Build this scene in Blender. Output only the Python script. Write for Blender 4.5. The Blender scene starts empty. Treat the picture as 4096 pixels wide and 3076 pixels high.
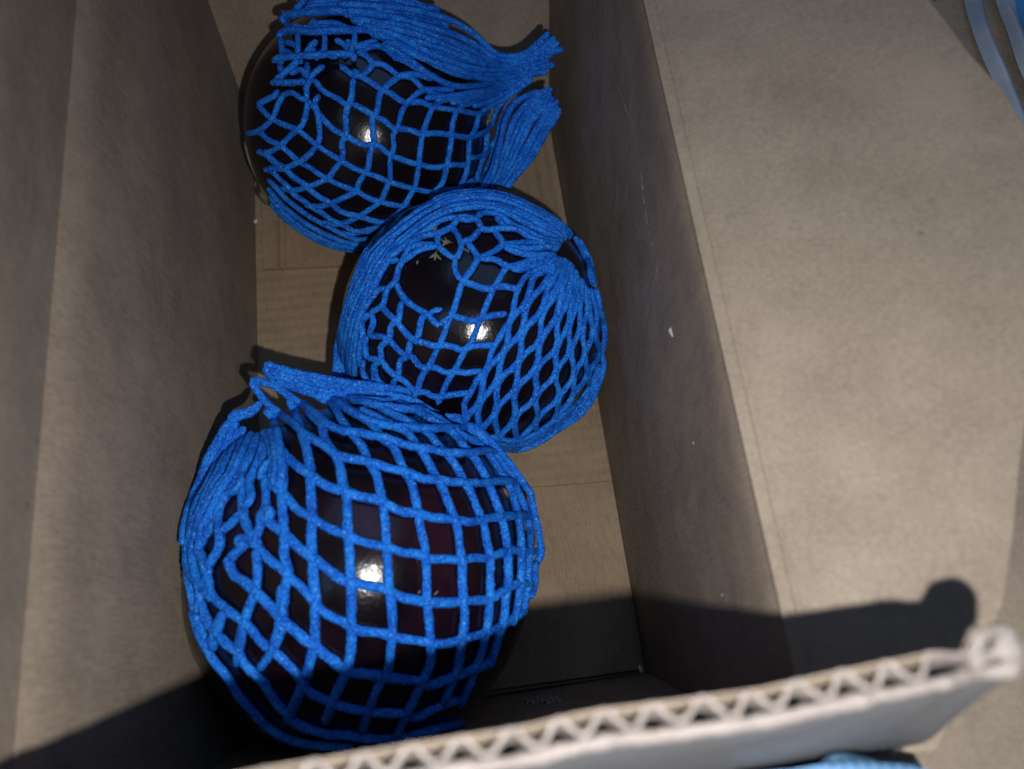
import bpy, bmesh, math, random
from mathutils import Vector, Matrix, noise
import numpy as np

random.seed(7)
SC = bpy.context.scene
COL = SC.collection

# ------------------------------------------------------------------ camera
K = 4096 / 2212.0
FPX = 3030.0                         # focal length in pixels of the 4096 wide picture
CX, CY = 2048.0, 1538.0
CAMH = 0.40
vd = Vector((-57 * K, 591 * K, FPX)).normalized()      # towards the ground, in lens axes (right, down, forward)
vy = Vector((-625 * K, -4587 * K, FPX))
vy = (vy - vd * vy.dot(vd)).normalized()
Zc = -vd; Yc = vy; Xc = Yc.cross(Zc).normalized()
def l2w(v):
    return Vector((Xc.dot(v), Yc.dot(v), Zc.dot(v)))
CAM = Vector((0, 0, CAMH))
RIGHT = l2w(Vector((1, 0, 0))); DOWN = l2w(Vector((0, 1, 0))); FWD = l2w(Vector((0, 0, 1)))
cd = bpy.data.cameras.new('camera'); cam = bpy.data.objects.new('camera', cd); COL.objects.link(cam)
M = Matrix.Identity(4)
for i in range(3):
    M[i][0] = RIGHT[i]; M[i][1] = -DOWN[i]; M[i][2] = -FWD[i]; M[i][3] = CAM[i]
cam.matrix_world = M
cd.sensor_width = 36; cd.lens = 36 * FPX / 4096
cd.clip_start = 0.005; cd.clip_end = 50
cd.dof.use_dof = True; cd.dof.focus_distance = 0.345; cd.dof.aperture_fstop = 8.5
SC.camera = cam

# ------------------------------------------------------------------ light
W = bpy.data.worlds.new('World'); SC.world = W; W.use_nodes = True
bg = W.node_tree.nodes['Background']
bg.inputs[0].default_value = (0.62, 0.67, 0.80, 1); bg.inputs[1].default_value = 0.076
FLASH = CAM + RIGHT * 0.0205 + DOWN * 0.0238 - FWD * 0.006
ld = bpy.data.lights.new('phone_torch', 'SPOT'); ld.energy = 2.95; ld.shadow_soft_size = 0.0022
ld.spot_size = math.radians(155); ld.spot_blend = 1.0
ld.color = (1.0, 0.98, 0.955)
lo = bpy.data.objects.new('phone_torch', ld); COL.objects.link(lo); lo.location = FLASH
lo.rotation_euler = (DOWN * 0.25 - RIGHT * 0.10 + FWD).to_track_quat('-Z', 'Y').to_euler()
ad = bpy.data.lights.new('ceiling_lamp', 'AREA'); ad.shape = 'RECTANGLE'; ad.size = 1.6; ad.size_y = 0.9
ad.energy = 4.0; ad.color = (0.28, 0.52, 1.0)
ao = bpy.data.objects.new('ceiling_lamp', ad); COL.objects.link(ao)
ao.location = (0.28, 0.85, 1.9)
ao.rotation_euler = (Vector((0, 0.15, 0)) - ao.location).to_track_quat('-Z', 'Y').to_euler()
wd_ = bpy.data.lights.new('blue_reflection_lamp', 'AREA'); wd_.shape = 'RECTANGLE'; wd_.size = 0.15; wd_.size_y = 0.19  # added small blue lamp, gives the skins their blue reflected patch
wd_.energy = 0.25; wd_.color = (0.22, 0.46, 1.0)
wo = bpy.data.objects.new('blue_reflection_lamp', wd_); COL.objects.link(wo); wo.location = (-0.30, -0.10, 0.85)
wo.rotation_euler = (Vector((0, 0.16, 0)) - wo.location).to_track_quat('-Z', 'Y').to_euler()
SC.view_settings.view_transform = 'Standard'; SC.view_settings.look = 'None'
SC.view_settings.exposure = 0; SC.view_settings.gamma = 1
SC.cycles.max_bounces = 6; SC.cycles.use_denoising = True
SC.cycles.sample_clamp_indirect = 4

# ------------------------------------------------------------------ helpers
def ray(x, y):
    return (RIGHT * ((x - CX) / FPX) + DOWN * ((y - CY) / FPX) + FWD).normalized()
def rd(x, y):
    return ray(x * K, y * K)
def on_z(d, z):
    return CAM + d * ((z - CAM.z) / d.z)
def on_plane(d, p, n):
    return CAM + d * ((p - CAM).dot(n) / d.dot(n))

def link(name, me, mat=None, parent=None):
    o = bpy.data.objects.new(name, me); COL.objects.link(o)
    if mat is not None: me.materials.append(mat)
    if parent is not None: o.parent = parent
    return o
def mesh(name, vs, fs, mat=None, parent=None, smooth=True):
    me = bpy.data.meshes.new(name); me.from_pydata([tuple(v) for v in vs], [], fs)
    me.validate(); me.update()
    if smooth:
        for p in me.polygons: p.use_smooth = True
    return link(name, me, mat, parent)
def thing(name, label, cat, group=None, loc=(0, 0, 0)):
    o = bpy.data.objects.new(name, None); COL.objects.link(o)
    o.empty_display_size = 0.02
    o['label'] = label; o['category'] = cat
    if group: o['group'] = group
    return o
def tag(o, label, cat, group=None):
    o['label'] = label; o['category'] = cat
    if group: o['group'] = group
    return o
def recalc(me):
    bm = bmesh.new(); bm.from_mesh(me); bmesh.ops.recalc_face_normals(bm, faces=bm.faces); bm.to_mesh(me); bm.free()

def grid_sheet(name, rows, thick, mat, parent, outward, smooth=True):
    """rows: list of rows of points (a surface). Gives it a thickness on the side of the vector outward."""
    n = len(rows); m = len(rows[0])
    vs = [p for r in rows for p in r]
    vs2 = []
    for i in range(n):
        for j in range(m):
            a = rows[min(i + 1, n - 1)][j] - rows[max(i - 1, 0)][j]
            b = rows[i][min(j + 1, m - 1)] - rows[i][max(j - 1, 0)]
            nn = a.cross(b).normalized()
            if nn.dot(outward) < 0: nn = -nn
            vs2.append(rows[i][j] + nn * thick)
    fs = []
    N = n * m
    for i in range(n - 1):
        for j in range(m - 1):
            a, b, c, d = i * m + j, i * m + j + 1, (i + 1) * m + j + 1, (i + 1) * m + j
            fs.append((a, b, c, d)); fs.append((N + d, N + c, N + b, N + a))
    for i in range(n - 1):
        fs.append((i * m, (i + 1) * m, N + (i + 1) * m, N + i * m))
        k = m - 1
        fs.append((i * m + k, N + i * m + k, N + (i + 1) * m + k, (i + 1) * m + k))
    for j in range(m - 1):
        fs.append((j, N + j, N + j + 1, j + 1))
        k = (n - 1) * m
        fs.append((k + j, k + j + 1, N + k + j + 1, N + k + j))
    o = mesh(name, vs + vs2, fs, mat, parent, False)
    recalc(o.data)
    if smooth:
        for p in o.data.polygons: p.use_smooth = True
        o.data.set_sharp_from_angle(angle=math.radians(40))
    return o
def lerp(a, b, t): return a + (b - a) * t
def bilin(p00, p01, p10, p11, n, m, warp=0.0, nrm=None, seed=0):
    rows = []
    for i in range(n):
        u = i / (n - 1); r = []
        for j in range(m):
            v = j / (m - 1)
            p = lerp(lerp(p00, p01, v), lerp(p10, p11, v), u)
            if warp and nrm is not None:
                p = p + nrm * warp * noise.noise(p * 14 + Vector((seed, seed * 2, 0))) * min(1, 4 * u, 4 * v + .3)
            r.append(p)
        rows.append(r)
    return rows

# ------------------------------------------------------------------ materials
def newmat(name):
    m = bpy.data.materials.new(name); m.use_nodes = True
    nt = m.node_tree; b = nt.nodes['Principled BSDF']
    return m, nt, b
def nd(nt, t, **kw):
    n = nt.nodes.new(t)
    for k, v in kw.items():
        if k in n.inputs: n.inputs[k].default_value = v
        else: setattr(n, k, v)
    return n

def cardboard(name, c1, c2, flute_axis=None, rough=0.75, speck=0.0, flute=0.00785, fl_amt=0.25):
    m, nt, b = newmat(name); L = nt.links.new
    tc = nd(nt, 'ShaderNodeTexCoord')
    n1 = nd(nt, 'ShaderNodeTexNoise', Scale=30.0, Detail=6.0, Roughness=0.6)
    n2 = nd(nt, 'ShaderNodeTexNoise', Scale=520.0, Detail=5.0, Roughness=0.75)
    mp = nd(nt, 'ShaderNodeMapping'); mp.inputs['Scale'].default_value = (1, 0.14, 1) if flute_axis != 'z' else (1, 1, 0.14)
    n3 = nd(nt, 'ShaderNodeTexNoise', Scale=900.0, Detail=3.0)
    L(tc.outputs['Object'], n1.inputs['Vector']); L(tc.outputs['Object'], n2.inputs['Vector'])
    L(tc.outputs['Object'], mp.inputs['Vector']); L(mp.outputs['Vector'], n3.inputs['Vector'])
    mixf = nd(nt, 'ShaderNodeMath', operation='MULTIPLY_ADD'); mixf.inputs[1].default_value = 0.55; mixf.inputs[2].default_value = 0.0
    L(n1.outputs['Fac'], mixf.inputs[0])
    a2 = nd(nt, 'ShaderNodeMath', operation='MULTIPLY_ADD'); a2.inputs[1].default_value = 0.42
    L(n2.outputs['Fac'], a2.inputs[0]); L(mixf.outputs[0], a2.inputs[2])
    a3 = nd(nt, 'ShaderNodeMath', operation='MULTIPLY_ADD'); a3.inputs[1].default_value = 0.36
    L(n3.outputs['Fac'], a3.inputs[0]); L(a2.outputs[0], a3.inputs[2])
    rmp = nd(nt, 'ShaderNodeValToRGB')
    rmp.color_ramp.elements[0].position = 0.50; rmp.color_ramp.elements[0].color = (*c1, 1)
    rmp.color_ramp.elements[1].position = 0.78; rmp.color_ramp.elements[1].color = (*c2, 1)
    L(a3.outputs[0], rmp.inputs['Fac'])
    col = rmp.outputs['Color']
    # sparse dark fibre specks
    vo = nd(nt, 'ShaderNodeTexVoronoi', Scale=95.0); vo.inputs['Randomness'].default_value = 1.0
    L(tc.outputs['Object'], vo.inputs['Vector'])
    wn = nd(nt, 'ShaderNodeSeparateColor'); L(vo.outputs['Color'], wn.inputs['Color'])
    lt = nd(nt, 'ShaderNodeMath', operation='GREATER_THAN'); lt.inputs[1].default_value = 0.955 - speck; L(wn.outputs[0], lt.inputs[0])
    sz = nd(nt, 'ShaderNodeMapRange'); sz.inputs['From Min'].default_value = 0.05; sz.inputs['From Max'].default_value = 0.13
    sz.inputs['To Min'].default_value = 0.75; sz.inputs['To Max'].default_value = 0.0
    L(vo.outputs['Distance'], sz.inputs['Value'])
    mu = nd(nt, 'ShaderNodeMath', operation='MULTIPLY'); L(lt.outputs[0], mu.inputs[0]); L(sz.outputs[0], mu.inputs[1])
    mx = nd(nt, 'ShaderNodeMix', data_type='RGBA'); L(mu.outputs[0], mx.inputs['Factor']); L(col, mx.inputs['A'])
    mx.inputs['B'].default_value = (c1[0] * .25, c1[1] * .22, c1[2] * .2, 1)
    L(mx.outputs['Result'], b.inputs['Base Color'])
    b.inputs['Roughness'].default_value = rough
    b.inputs['Specular IOR Level'].default_value = 0.25
    # relief: fibres and washboard of the flutes
    hs = a3.outputs[0]
    nw = nd(nt, 'ShaderNodeTexNoise', Scale=22.0, Detail=3.0, Roughness=0.55, Distortion=0.6); L(tc.outputs['Object'], nw.inputs['Vector'])
    bw = nd(nt, 'ShaderNodeBump', Strength=0.30, Distance=0.004); L(nw.outputs['Fac'], bw.inputs['Height'])
    bump = nd(nt, 'ShaderNodeBump', Strength=0.35, Distance=0.0006); L(hs, bump.inputs['Height']); L(bw.outputs['Normal'], bump.inputs['Normal'])
    last = bump
    if flute_axis:
        sp = nd(nt, 'ShaderNodeSeparateXYZ'); L(tc.outputs['Object'], sp.inputs[0])
        wv = nd(nt, 'ShaderNodeMath', operation='MULTIPLY'); wv.inputs[1].default_value = 2 * math.pi / flute
        L(sp.outputs[{'x': 0, 'y': 1, 'z': 2}[flute_axis if flute_axis != 'z' else 'y']], wv.inputs[0])
        ad1 = nd(nt, 'ShaderNodeMath', operation='MULTIPLY_ADD'); ad1.inputs[1].default_value = 3.0
        L(n1.outputs['Fac'], ad1.inputs[0]); L(wv.outputs[0], ad1.inputs[2])
        sn = nd(nt, 'ShaderNodeMath', operation='SINE'); L(ad1.outputs[0], sn.inputs[0])
        b2 = nd(nt, 'ShaderNodeBump', Strength=fl_amt, Distance=0.0004); L(sn.outputs[0], b2.inputs['Height'])
        L(bump.outputs['Normal'], b2.inputs['Normal']); last = b2
    L(last.outputs['Normal'], b.inputs['Normal'])
    return m

KRAFT = cardboard('kraft_wall', (0.208, 0.164, 0.126), (0.319, 0.253, 0.193), 'z', fl_amt=0.03)
KRAFTF = cardboard('kraft_flap', (0.226, 0.182, 0.139), (0.327, 0.267, 0.206), 'z', fl_amt=0.02, speck=0.015)
KRAFTB = cardboard('kraft_bottom', (0.244, 0.176, 0.112), (0.361, 0.262, 0.172), 'y', fl_amt=0.30, flute=0.0065)
KRAFTX = cardboard('kraft_bottom_side', (0.244, 0.176, 0.112), (0.361, 0.262, 0.172), 'x', fl_amt=0.12, flute=0.0065)
CUT = cardboard('cut_board', (0.17, 0.142, 0.128), (0.27, 0.24, 0.225), None, rough=0.85)
FLUTE = cardboard('flute_paper', (0.19, 0.158, 0.142), (0.29, 0.255, 0.235), None, rough=0.85)
OUTER = cardboard('outer_liner', (0.173, 0.176, 0.191), (0.223, 0.227, 0.241), None, rough=0.5)
SCUFF = cardboard('scuffed_paper', (0.288, 0.252, 0.209), (0.396, 0.346, 0.288), None)

def foam_mat():
    m, nt, b = newmat('blue_foam'); L = nt.links.new
    tc = nd(nt, 'ShaderNodeTexCoord')
    n1 = nd(nt, 'ShaderNodeTexNoise', Scale=650.0, Detail=5.0, Roughness=0.75)
    n2 = nd(nt, 'ShaderNodeTexNoise', Scale=160.0, Detail=3.0)
    vo = nd(nt, 'ShaderNodeTexVoronoi', Scale=1500.0)
    for n in (n1, n2, vo): L(tc.outputs['Object'], n.inputs['Vector'])
    s = nd(nt, 'ShaderNodeMath', operation='MULTIPLY_ADD'); s.inputs[1].default_value = 0.6
    L(n1.outputs['Fac'], s.inputs[0])
    s2 = nd(nt, 'ShaderNodeMath', operation='MULTIPLY'); s2.inputs[1].default_value = 0.4; L(n2.outputs['Fac'], s2.inputs[0]); L(s2.outputs[0], s.inputs[2])
    r = nd(nt, 'ShaderNodeValToRGB')
    e = r.color_ramp.elements
    e[0].position = 0.38; e[0].color = (0.000, 0.060, 0.40, 1)
    e[1].position = 0.66; e[1].color = (0.018, 0.30, 0.97, 1)
    k = e.new(0.52); k.color = (0.002, 0.155, 0.78, 1)
    s3 = nd(nt, 'ShaderNodeMath', operation='MULTIPLY_ADD'); s3.inputs[1].default_value = 0.32; L(vo.outputs['Distance'], s3.inputs[0])
    s4 = nd(nt, 'ShaderNodeMath', operation='SUBTRACT'); s4.inputs[1].default_value = 0.13; L(s.outputs[0], s4.inputs[0]); L(s4.outputs[0], s3.inputs[2])
    L(s3.outputs[0], r.inputs['Fac'])
    # bubble glints painted as sparse paler specks, smoother too
    sc = nd(nt, 'ShaderNodeSeparateColor'); L(vo.outputs['Color'], sc.inputs['Color'])
    gt = nd(nt, 'ShaderNodeMath', operation='GREATER_THAN'); gt.inputs[1].default_value = 0.965; L(sc.outputs[0], gt.inputs[0])
    mx = nd(nt, 'ShaderNodeMix', data_type='RGBA'); L(gt.outputs[0], mx.inputs['Factor']); L(r.outputs['Color'], mx.inputs['A'])
    mx.inputs['B'].default_value = (0.09, 0.34, 0.90, 1)
    L(mx.outputs['Result'], b.inputs['Base Color'])
    rr = nd(nt, 'ShaderNodeMapRange'); rr.inputs['To Min'].default_value = 0.55; rr.inputs['To Max'].default_value = 0.22
    L(gt.outputs[0], rr.inputs['Value']); L(rr.outputs[0], b.inputs['Roughness'])
    b.inputs['Specular IOR Level'].default_value = 0.35
    b.inputs['Subsurface Weight'].default_value = 0.12
    b.inputs['Subsurface Radius'].default_value = (0.1, 0.4, 1.0); b.inputs['Subsurface Scale'].default_value = 0.0015
    bp = nd(nt, 'ShaderNodeBump', Strength=0.8, Distance=0.0008); L(n1.outputs['Fac'], bp.inputs['Height'])
    b2 = nd(nt, 'ShaderNodeBump', Strength=0.9, Distance=0.0005); L(vo.outputs['Distance'], b2.inputs['Height']); L(bp.outputs['Normal'], b2.inputs['Normal'])
    L(b2.outputs['Normal'], b.inputs['Normal'])
    return m
FOAM = foam_mat()

def skin_mat(name, c1, c2):
    m, nt, b = newmat(name); L = nt.links.new
    tc = nd(nt, 'ShaderNodeTexCoord')
    n1 = nd(nt, 'ShaderNodeTexNoise', Scale=26.0, Detail=4.0, Roughness=0.6)
    n2 = nd(nt, 'ShaderNodeTexNoise', Scale=240.0, Detail=5.0, Roughness=0.7)
    n3 = nd(nt, 'ShaderNodeTexNoise', Scale=70.0, Detail=3.0)
    for n in (n1, n2, n3): L(tc.outputs['Object'], n.inputs['Vector'])
    r = nd(nt, 'ShaderNodeValToRGB')
    r.color_ramp.elements[0].position = 0.46; r.color_ramp.elements[0].color = (*c1, 1)
    r.color_ramp.elements[1].position = 0.72; r.color_ramp.elements[1].color = (*c2, 1)
    L(n1.outputs['Fac'], r.inputs['Fac'])
    # pale freckles
    vo = nd(nt, 'ShaderNodeTexVoronoi', Scale=240.0); L(tc.outputs['Object'], vo.inputs['Vector'])
    sc = nd(nt, 'ShaderNodeSeparateColor'); L(vo.outputs['Color'], sc.inputs['Color'])
    gt = nd(nt, 'ShaderNodeMath', operation='GREATER_THAN'); gt.inputs[1].default_value = 0.965; L(sc.outputs[0], gt.inputs[0])
    sz = nd(nt, 'ShaderNodeMapRange'); sz.inputs['From Max'].default_value = 0.16; sz.inputs['To Min'].default_value = 0.5; sz.inputs['To Max'].default_value = 0
    L(vo.outputs['Distance'], sz.inputs['Value'])
    mu = nd(nt, 'ShaderNodeMath', operation='MULTIPLY'); L(gt.outputs[0], mu.inputs[0]); L(sz.outputs[0], mu.inputs[1])
    mx = nd(nt, 'ShaderNodeMix', data_type='RGBA'); L(mu.outputs[0], mx.inputs['Factor']); L(r.outputs['Color'], mx.inputs['A'])
    mx.inputs['B'].default_value = (0.05, 0.035, 0.04, 1)
    L(mx.outputs['Result'], b.inputs['Base Color'])
    rr = nd(nt, 'ShaderNodeMapRange'); rr.inputs['To Min'].default_value = 0.11; rr.inputs['To Max'].default_value = 0.22
    L(n3.outputs['Fac'], rr.inputs['Value']); L(rr.outputs[0], b.inputs['Roughness'])
    b.inputs['Specular IOR Level'].default_value = 0.42
    bp = nd(nt, 'ShaderNodeBump', Strength=0.33, Distance=0.0004); L(n2.outputs['Fac'], bp.inputs['Height'])
    b2 = nd(nt, 'ShaderNodeBump', Strength=0.10, Distance=0.001); L(n3.outputs['Fac'], b2.inputs['Height']); L(bp.outputs['Normal'], b2.inputs['Normal'])
    L(b2.outputs['Normal'], b.inputs['Normal'])
    return m
SKIN1 = skin_mat('eggplant_skin_black', (0.004, 0.003, 0.005), (0.007, 0.004, 0.008))
SKIN2 = skin_mat('eggplant_skin_dark', (0.004, 0.0025, 0.005), (0.010, 0.0045, 0.009))
SKIN3 = skin_mat('eggplant_skin_purple', (0.0035, 0.002, 0.004), (0.020, 0.005, 0.013))
def plain(name, c1, c2, scale=80, rough=0.6, bump=0.3):
    m, nt, b = newmat(name); L = nt.links.new
    tc = nd(nt, 'ShaderNodeTexCoord'); n1 = nd(nt, 'ShaderNodeTexNoise', Scale=scale, Detail=5.0)
    L(tc.outputs['Object'], n1.inputs['Vector'])
    r = nd(nt, 'ShaderNodeValToRGB'); r.color_ramp.elements[0].position = .35; r.color_ramp.elements[1].position = .68
    r.color_ramp.elements[0].color = (*c1, 1); r.color_ramp.elements[1].color = (*c2, 1)
    L(n1.outputs['Fac'], r.inputs['Fac']); L(r.outputs['Color'], b.inputs['Base Color'])
    b.inputs['Roughness'].default_value = rough
    bp = nd(nt, 'ShaderNodeBump', Strength=bump, Distance=0.001); L(n1.outputs['Fac'], bp.inputs['Height']); L(bp.outputs['Normal'], b.inputs['Normal'])
    return m
SCAR = plain('scar_tissue', (0.10, 0.105, 0.075), (0.17, 0.165, 0.12), 400)
SCARB = plain('brown_scar', (0.10, 0.045, 0.03), (0.20, 0.10, 0.07), 400)
CALYX = plain('calyx_green', (0.09, 0.10, 0.05), (0.22, 0.21, 0.12), 250)
FLECK = plain('white_paper_and_glint', (0.7, 0.72, 0.74), (0.85, 0.86, 0.87), 500)
DARKF = plain('dark_floor', (0.05, 0.055, 0.06), (0.09, 0.095, 0.10), 30)
CLOTH = plain('light_blue_cloth', (0.08, 0.20, 0.40), (0.12, 0.27, 0.48), 60)
DCLOTH = plain('stitch_and_shadow', (0.015, 0.05, 0.10), (0.03, 0.09, 0.16), 300)
TARP = plain('blue_plastic', (0.02, 0.16, 0.42), (0.05, 0.25, 0.55), 40, 0.35)
FILM = plain('pale_plastic', (0.20, 0.25, 0.32), (0.36, 0.42, 0.50), 40, 0.3)

# ------------------------------------------------------------------ ground
g = mesh('ground', [(-3, -3, -.006), (3, -3, -.006), (3, 3, -.006), (-3, 3, -.006)], [(0, 1, 2, 3)], DARKF)
g['kind'] = 'structure'

# ------------------------------------------------------------------ the box
H = 0.193
BOX = thing('cardboard_box', 'open brown cardboard box holding the three netted eggplants', 'box')
TH = 0.0035
fl_a = on_z(rd(552, 480), 0); XL = fl_a.x
fr_a = on_z(rd(1322, 1040), 0); XR = fr_a.x
fbl = on_z(rd(551, 285), 0); fbl.x = XL
fbr = on_z(rd(1184, 258), 0); fbr.x = XR
ffr = on_z(rd(1392, 1453), 0); ffr.x = XR
ffl = Vector((XL, ffr.y - 0.004, 0))
# fold lines of the long walls
lf0, lf1 = on_z(rd(165, 0), H), on_z(rd(25, 1661), H)
rf0, rf1 = on_z(rd(1412, 0), H), on_z(rd(1712, 1300), H)
def on_line_y(a, b, y): return a + (b - a) * ((y - a.y) / (b.y - a.y))
nL = (lf1 - lf0).cross(fl_a - lf0).normalized(); nR = (rf1 - rf0).cross(fr_a - rf0).normalized()
if nL.x < 0: nL = -nL
if nR.x > 0: nR = -nR
def corner_top(floor, d, p, n, fold):
    q = on_plane(d, p, n); v = q - floor
    t = floor + v * (H / v.z)
    return on_line_y(fold[0], fold[1], t.y)
tbl = corner_top(fbl, rd(445, 0), lf0, nL, (lf0, lf1))
tbr = corner_top(fbr, rd(1197, 0), rf0, nR, (rf0, rf1))
tfr = corner_top(ffr, rd(1498, 1504), rf0, nR, (rf0, rf1))
if not (-0.06 < tfr.y < 0.0): tfr = on_line_y(rf0, rf1, -0.034)
tfl = on_line_y(lf0, lf1, tfr.y - 0.003)
print('BOX', XL, XR, fbl, fbr, ffr, 'top', tbl, tbr, tfr, tfl)

def wall_and_flap(name, f0, f1, t0, t1, flapdir, flaplen, out, edge=None, seed=0, nb=34, warp=.0016, rows_up=46, matw=KRAFT, matf=KRAFTF):
    """f0,f1: floor corners; t0,t1: top corners on the fold. flapdir(v) and flaplen(v) per position along the fold."""
    R = 0.0035
    rows = []
    for i in range(rows_up):
        u = i / (rows_up - 1)
        r = []
        for j in range(nb):
            v = j / (nb - 1)
            a, b = lerp(f0, f1, v), lerp(t0, t1, v)
            k = u
            p = lerp(a, b, k)
            p = p - out * warp * noise.noise(Vector((v * 3 + seed, u * 2, seed))) * math.sin(math.pi * u) * math.sin(math.pi * v)
            tt = max(0, (u - .93) / .07); p = p - out * (.0025 * min(1, u / .93) * (1 - tt * tt))
            r.append(p)
        rows.append(r)
    w = grid_sheet(name, rows, TH, matw, BOX, out)
    rows2 = []
    for j in range(nb): pass
    prof = []
    for k in range(7): prof.append(('b', k / 6))
    nf = 22
    for k in range(1, nf + 1): prof.append(('f', k / nf))
    for kind, s in prof:
        r = []
        for j in range(nb):
            v = j / (nb - 1)
            a, b = lerp(f0, f1, v), lerp(t0, t1, v)
            wd = (b - a).normalized(); fd = flapdir(v)
            p0 = b - wd * .0; p2 = b + fd * R
            if kind == 'b':
                p = p0 * (1 - s) ** 2 + b * 2 * s * (1 - s) + p2 * s * s
                p = p - Vector((0, 0, 0.0008)) * math.sin(math.pi * s) ** 2
            else:
                p = p2 + fd * (flaplen(v) - R) * s
                nn = fd.cross((t1 - t0).normalized())
                if nn.z < 0: nn = -nn
                p = p + nn * (0.0030 * noise.noise(Vector((v * 4 + seed, s * 2.5, 3.3))) * s)
            r.append(p)
        rows2.append(r)
    fout = out
    f = grid_sheet(name.replace('wall', 'flap'), rows2, TH, matf, BOX, Vector((0, 0, -1)) if abs(flapdir(.5).z) < .75 else out)
    return w, f

# right wall and its opened flap: it rises gently outwards
RT = math.radians(23)
rfd = Vector((math.cos(RT), 0, math.sin(RT)))
RLEN = [(-.07, .004)]
for q in [(1995, 1658), (2065, 1540), (2120, 1410), (2172, 1275), (2212, 912), (2225, 600), (2212, 250), (2160, 195), (2100, 130), (2050, 60), (2003, 0), (1950, -70), (1850, -250)]:
    q = on_plane(rd(*q), rf0, Vector((0, 1, 0)).cross(rfd)); RLEN.append((q.y, (q - on_line_y(rf0, rf1, q.y)).length))
RLEN.append((.6, .05)); RLEN.sort()
def rlen(v):
    y = lerp(tfr.y, tbr.y, v)
    for (a, la), (b, lb) in zip(RLEN, RLEN[1:]):
        if a <= y <= b: return lerp(la, lb, (y - a) / (b - a)) + .0008 * noise.noise(Vector((y * 90, 4, 1)))
    return .05
wall_r, flap_r = wall_and_flap('right_wall', ffr, fbr, tfr, tbr, lambda v: rfd, rlen, Vector((1, 0, 0)), seed=2)
# left wall, flap standing almost upright
LTt = math.radians(101)
lfd = Vector((-math.cos(LTt), 0, math.sin(LTt)))
wall_l, flap_l = wall_and_flap('left_wall', ffl, fbl, tfl, tbl, lambda v: lfd, lambda v: .10, Vector((-1, 0, 0)), seed=5)
for o in (wall_r, wall_l): o.name = 'side_wall'
for o in (flap_r, flap_l): o.name = 'side_flap'
# back wall with its overlapping joint tab
rows = bilin(fbl, fbr, tbl, tbr, 12, 14, 0.002, Vector((0, 1, 0)), 3)
grid_sheet('back_wall', rows, TH, KRAFT, BOX, Vector((0, 1, 0)))
# front wall
rows = bilin(ffl, ffr, tfl, tfr, 12, 14, 0.001, Vector((0, 1, 0)), 8)
FRONT = grid_sheet('front_wall', rows, TH, KRAFT, BOX, Vector((0, -1, 0)))

# bottom: long flaps below, two short flaps lying on them
def panel(name, x0, x1, ya, yb, z, mat, groove=None, nx=90, ny=8, thick=0.0028):
    rows = []
    for i in range(ny):
        v = i / (ny - 1); r = []
        for j in range(nx):
            x = lerp(x0, x1, j / (nx - 1))
            y = lerp(ya(x), yb(x), v)
            dz = groove(x, v) if groove else 0.0
            r.append(Vector((x, y, z + dz + 0.0003 * noise.noise(Vector((x * 60, y * 60, z * 9))))))
        rows.append(r)
    return grid_sheet(name, rows, thick, mat, BOX, Vector((0, 0, -1)))
seam_f = on_z(rd(1322, 1040), .003).y; seam_fl = on_z(rd(1150, 1052), .003).y
seam_b = on_z(rd(580, 578), .003).y; seam_br = on_z(rd(765, 571), .003).y
def gback(x, v):
    z = 0
    for gx, w, d in [(XL + .0125, .0012, -.0016), (XL + .0165, .0007, -.0008), (XR - .0045, .0009, -.0012), (XR - .0085, .0012, .0012), (XR - .0125, .0008, -.0014), (XR - .0155, .0008, .0009), (XR - .020, .0010, -.0009)]:
        z += d * math.exp(-((x - gx - .0006 * math.sin(v * 5)) / w) ** 2)
    return z
mid = (XL + XR) / 2
panel('bottom_flap', XL, mid - .0004, lambda x: ffr.y, lambda x: fbl.y, 0, KRAFTB)
panel('bottom_flap', mid + .0004, XR, lambda x: ffr.y, lambda x: fbl.y, 0, KRAFTB)
panel('bottom_flap', XL + .0015, XR - .0022, lambda x: ffr.y + .002, lambda x: lerp(seam_fl, seam_f, (x - .03) / .047) + .0003 * noise.noise(Vector((x * 300, 0, 0))), .0031, KRAFTX)
panel('bottom_flap', XL + .0045, XR - .0015, lambda x: lerp(seam_b, seam_br, (x - XL) / .05) + .0004 * noise.noise(Vector((x * 400, 1, 0))), lambda x: max(fbl.y, fbr.y) + .0, .0031, KRAFTX, gback, nx=260)

# ---------------------------------------------- front flap, folded up and leaning in, its cut edge towards the lens
def cat(P, step):
    """Catmull-Rom through points, resampled about every step."""
    P = [Vector(p) for p in P]
    if len(P) < 3:
        n = max(2, int((P[1] - P[0]).length / step) + 1)
        return [P[0].lerp(P[1], i / n) for i in range(n + 1)]
    Q = [P[0] * 2 - P[1]] + P + [P[-1] * 2 - P[-2]]
    out = []
    for i in range(1, len(Q) - 2):
        p0, p1, p2, p3 = Q[i - 1:i + 3]
        n = max(1, int((p2 - p1).length / step))
        for k in range(n):
            t = k / n
            out.append(0.5 * ((2 * p1) + (p2 - p0) * t + (2 * p0 - 5 * p1 + 4 * p2 - p3) * t * t + (3 * p1 - p0 - 3 * p2 + p3) * t ** 3))
    out.append(P[-1].copy())
    return out
def resample(P, step):
    d = [0]
    for a, b in zip(P, P[1:]): d.append(d[-1] + (b - a).length)
    n = max(2, int(d[-1] / step)); out = []; k = 0
    for i in range(n + 1):
        s = d[-1] * i / n
        while k < len(P) - 2 and d[k + 1] < s: k += 1
        seg = d[k + 1] - d[k]
        out.append(P[k].lerp(P[k + 1], (s - d[k]) / seg if seg > 1e-12 else 0))
    return out

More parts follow.
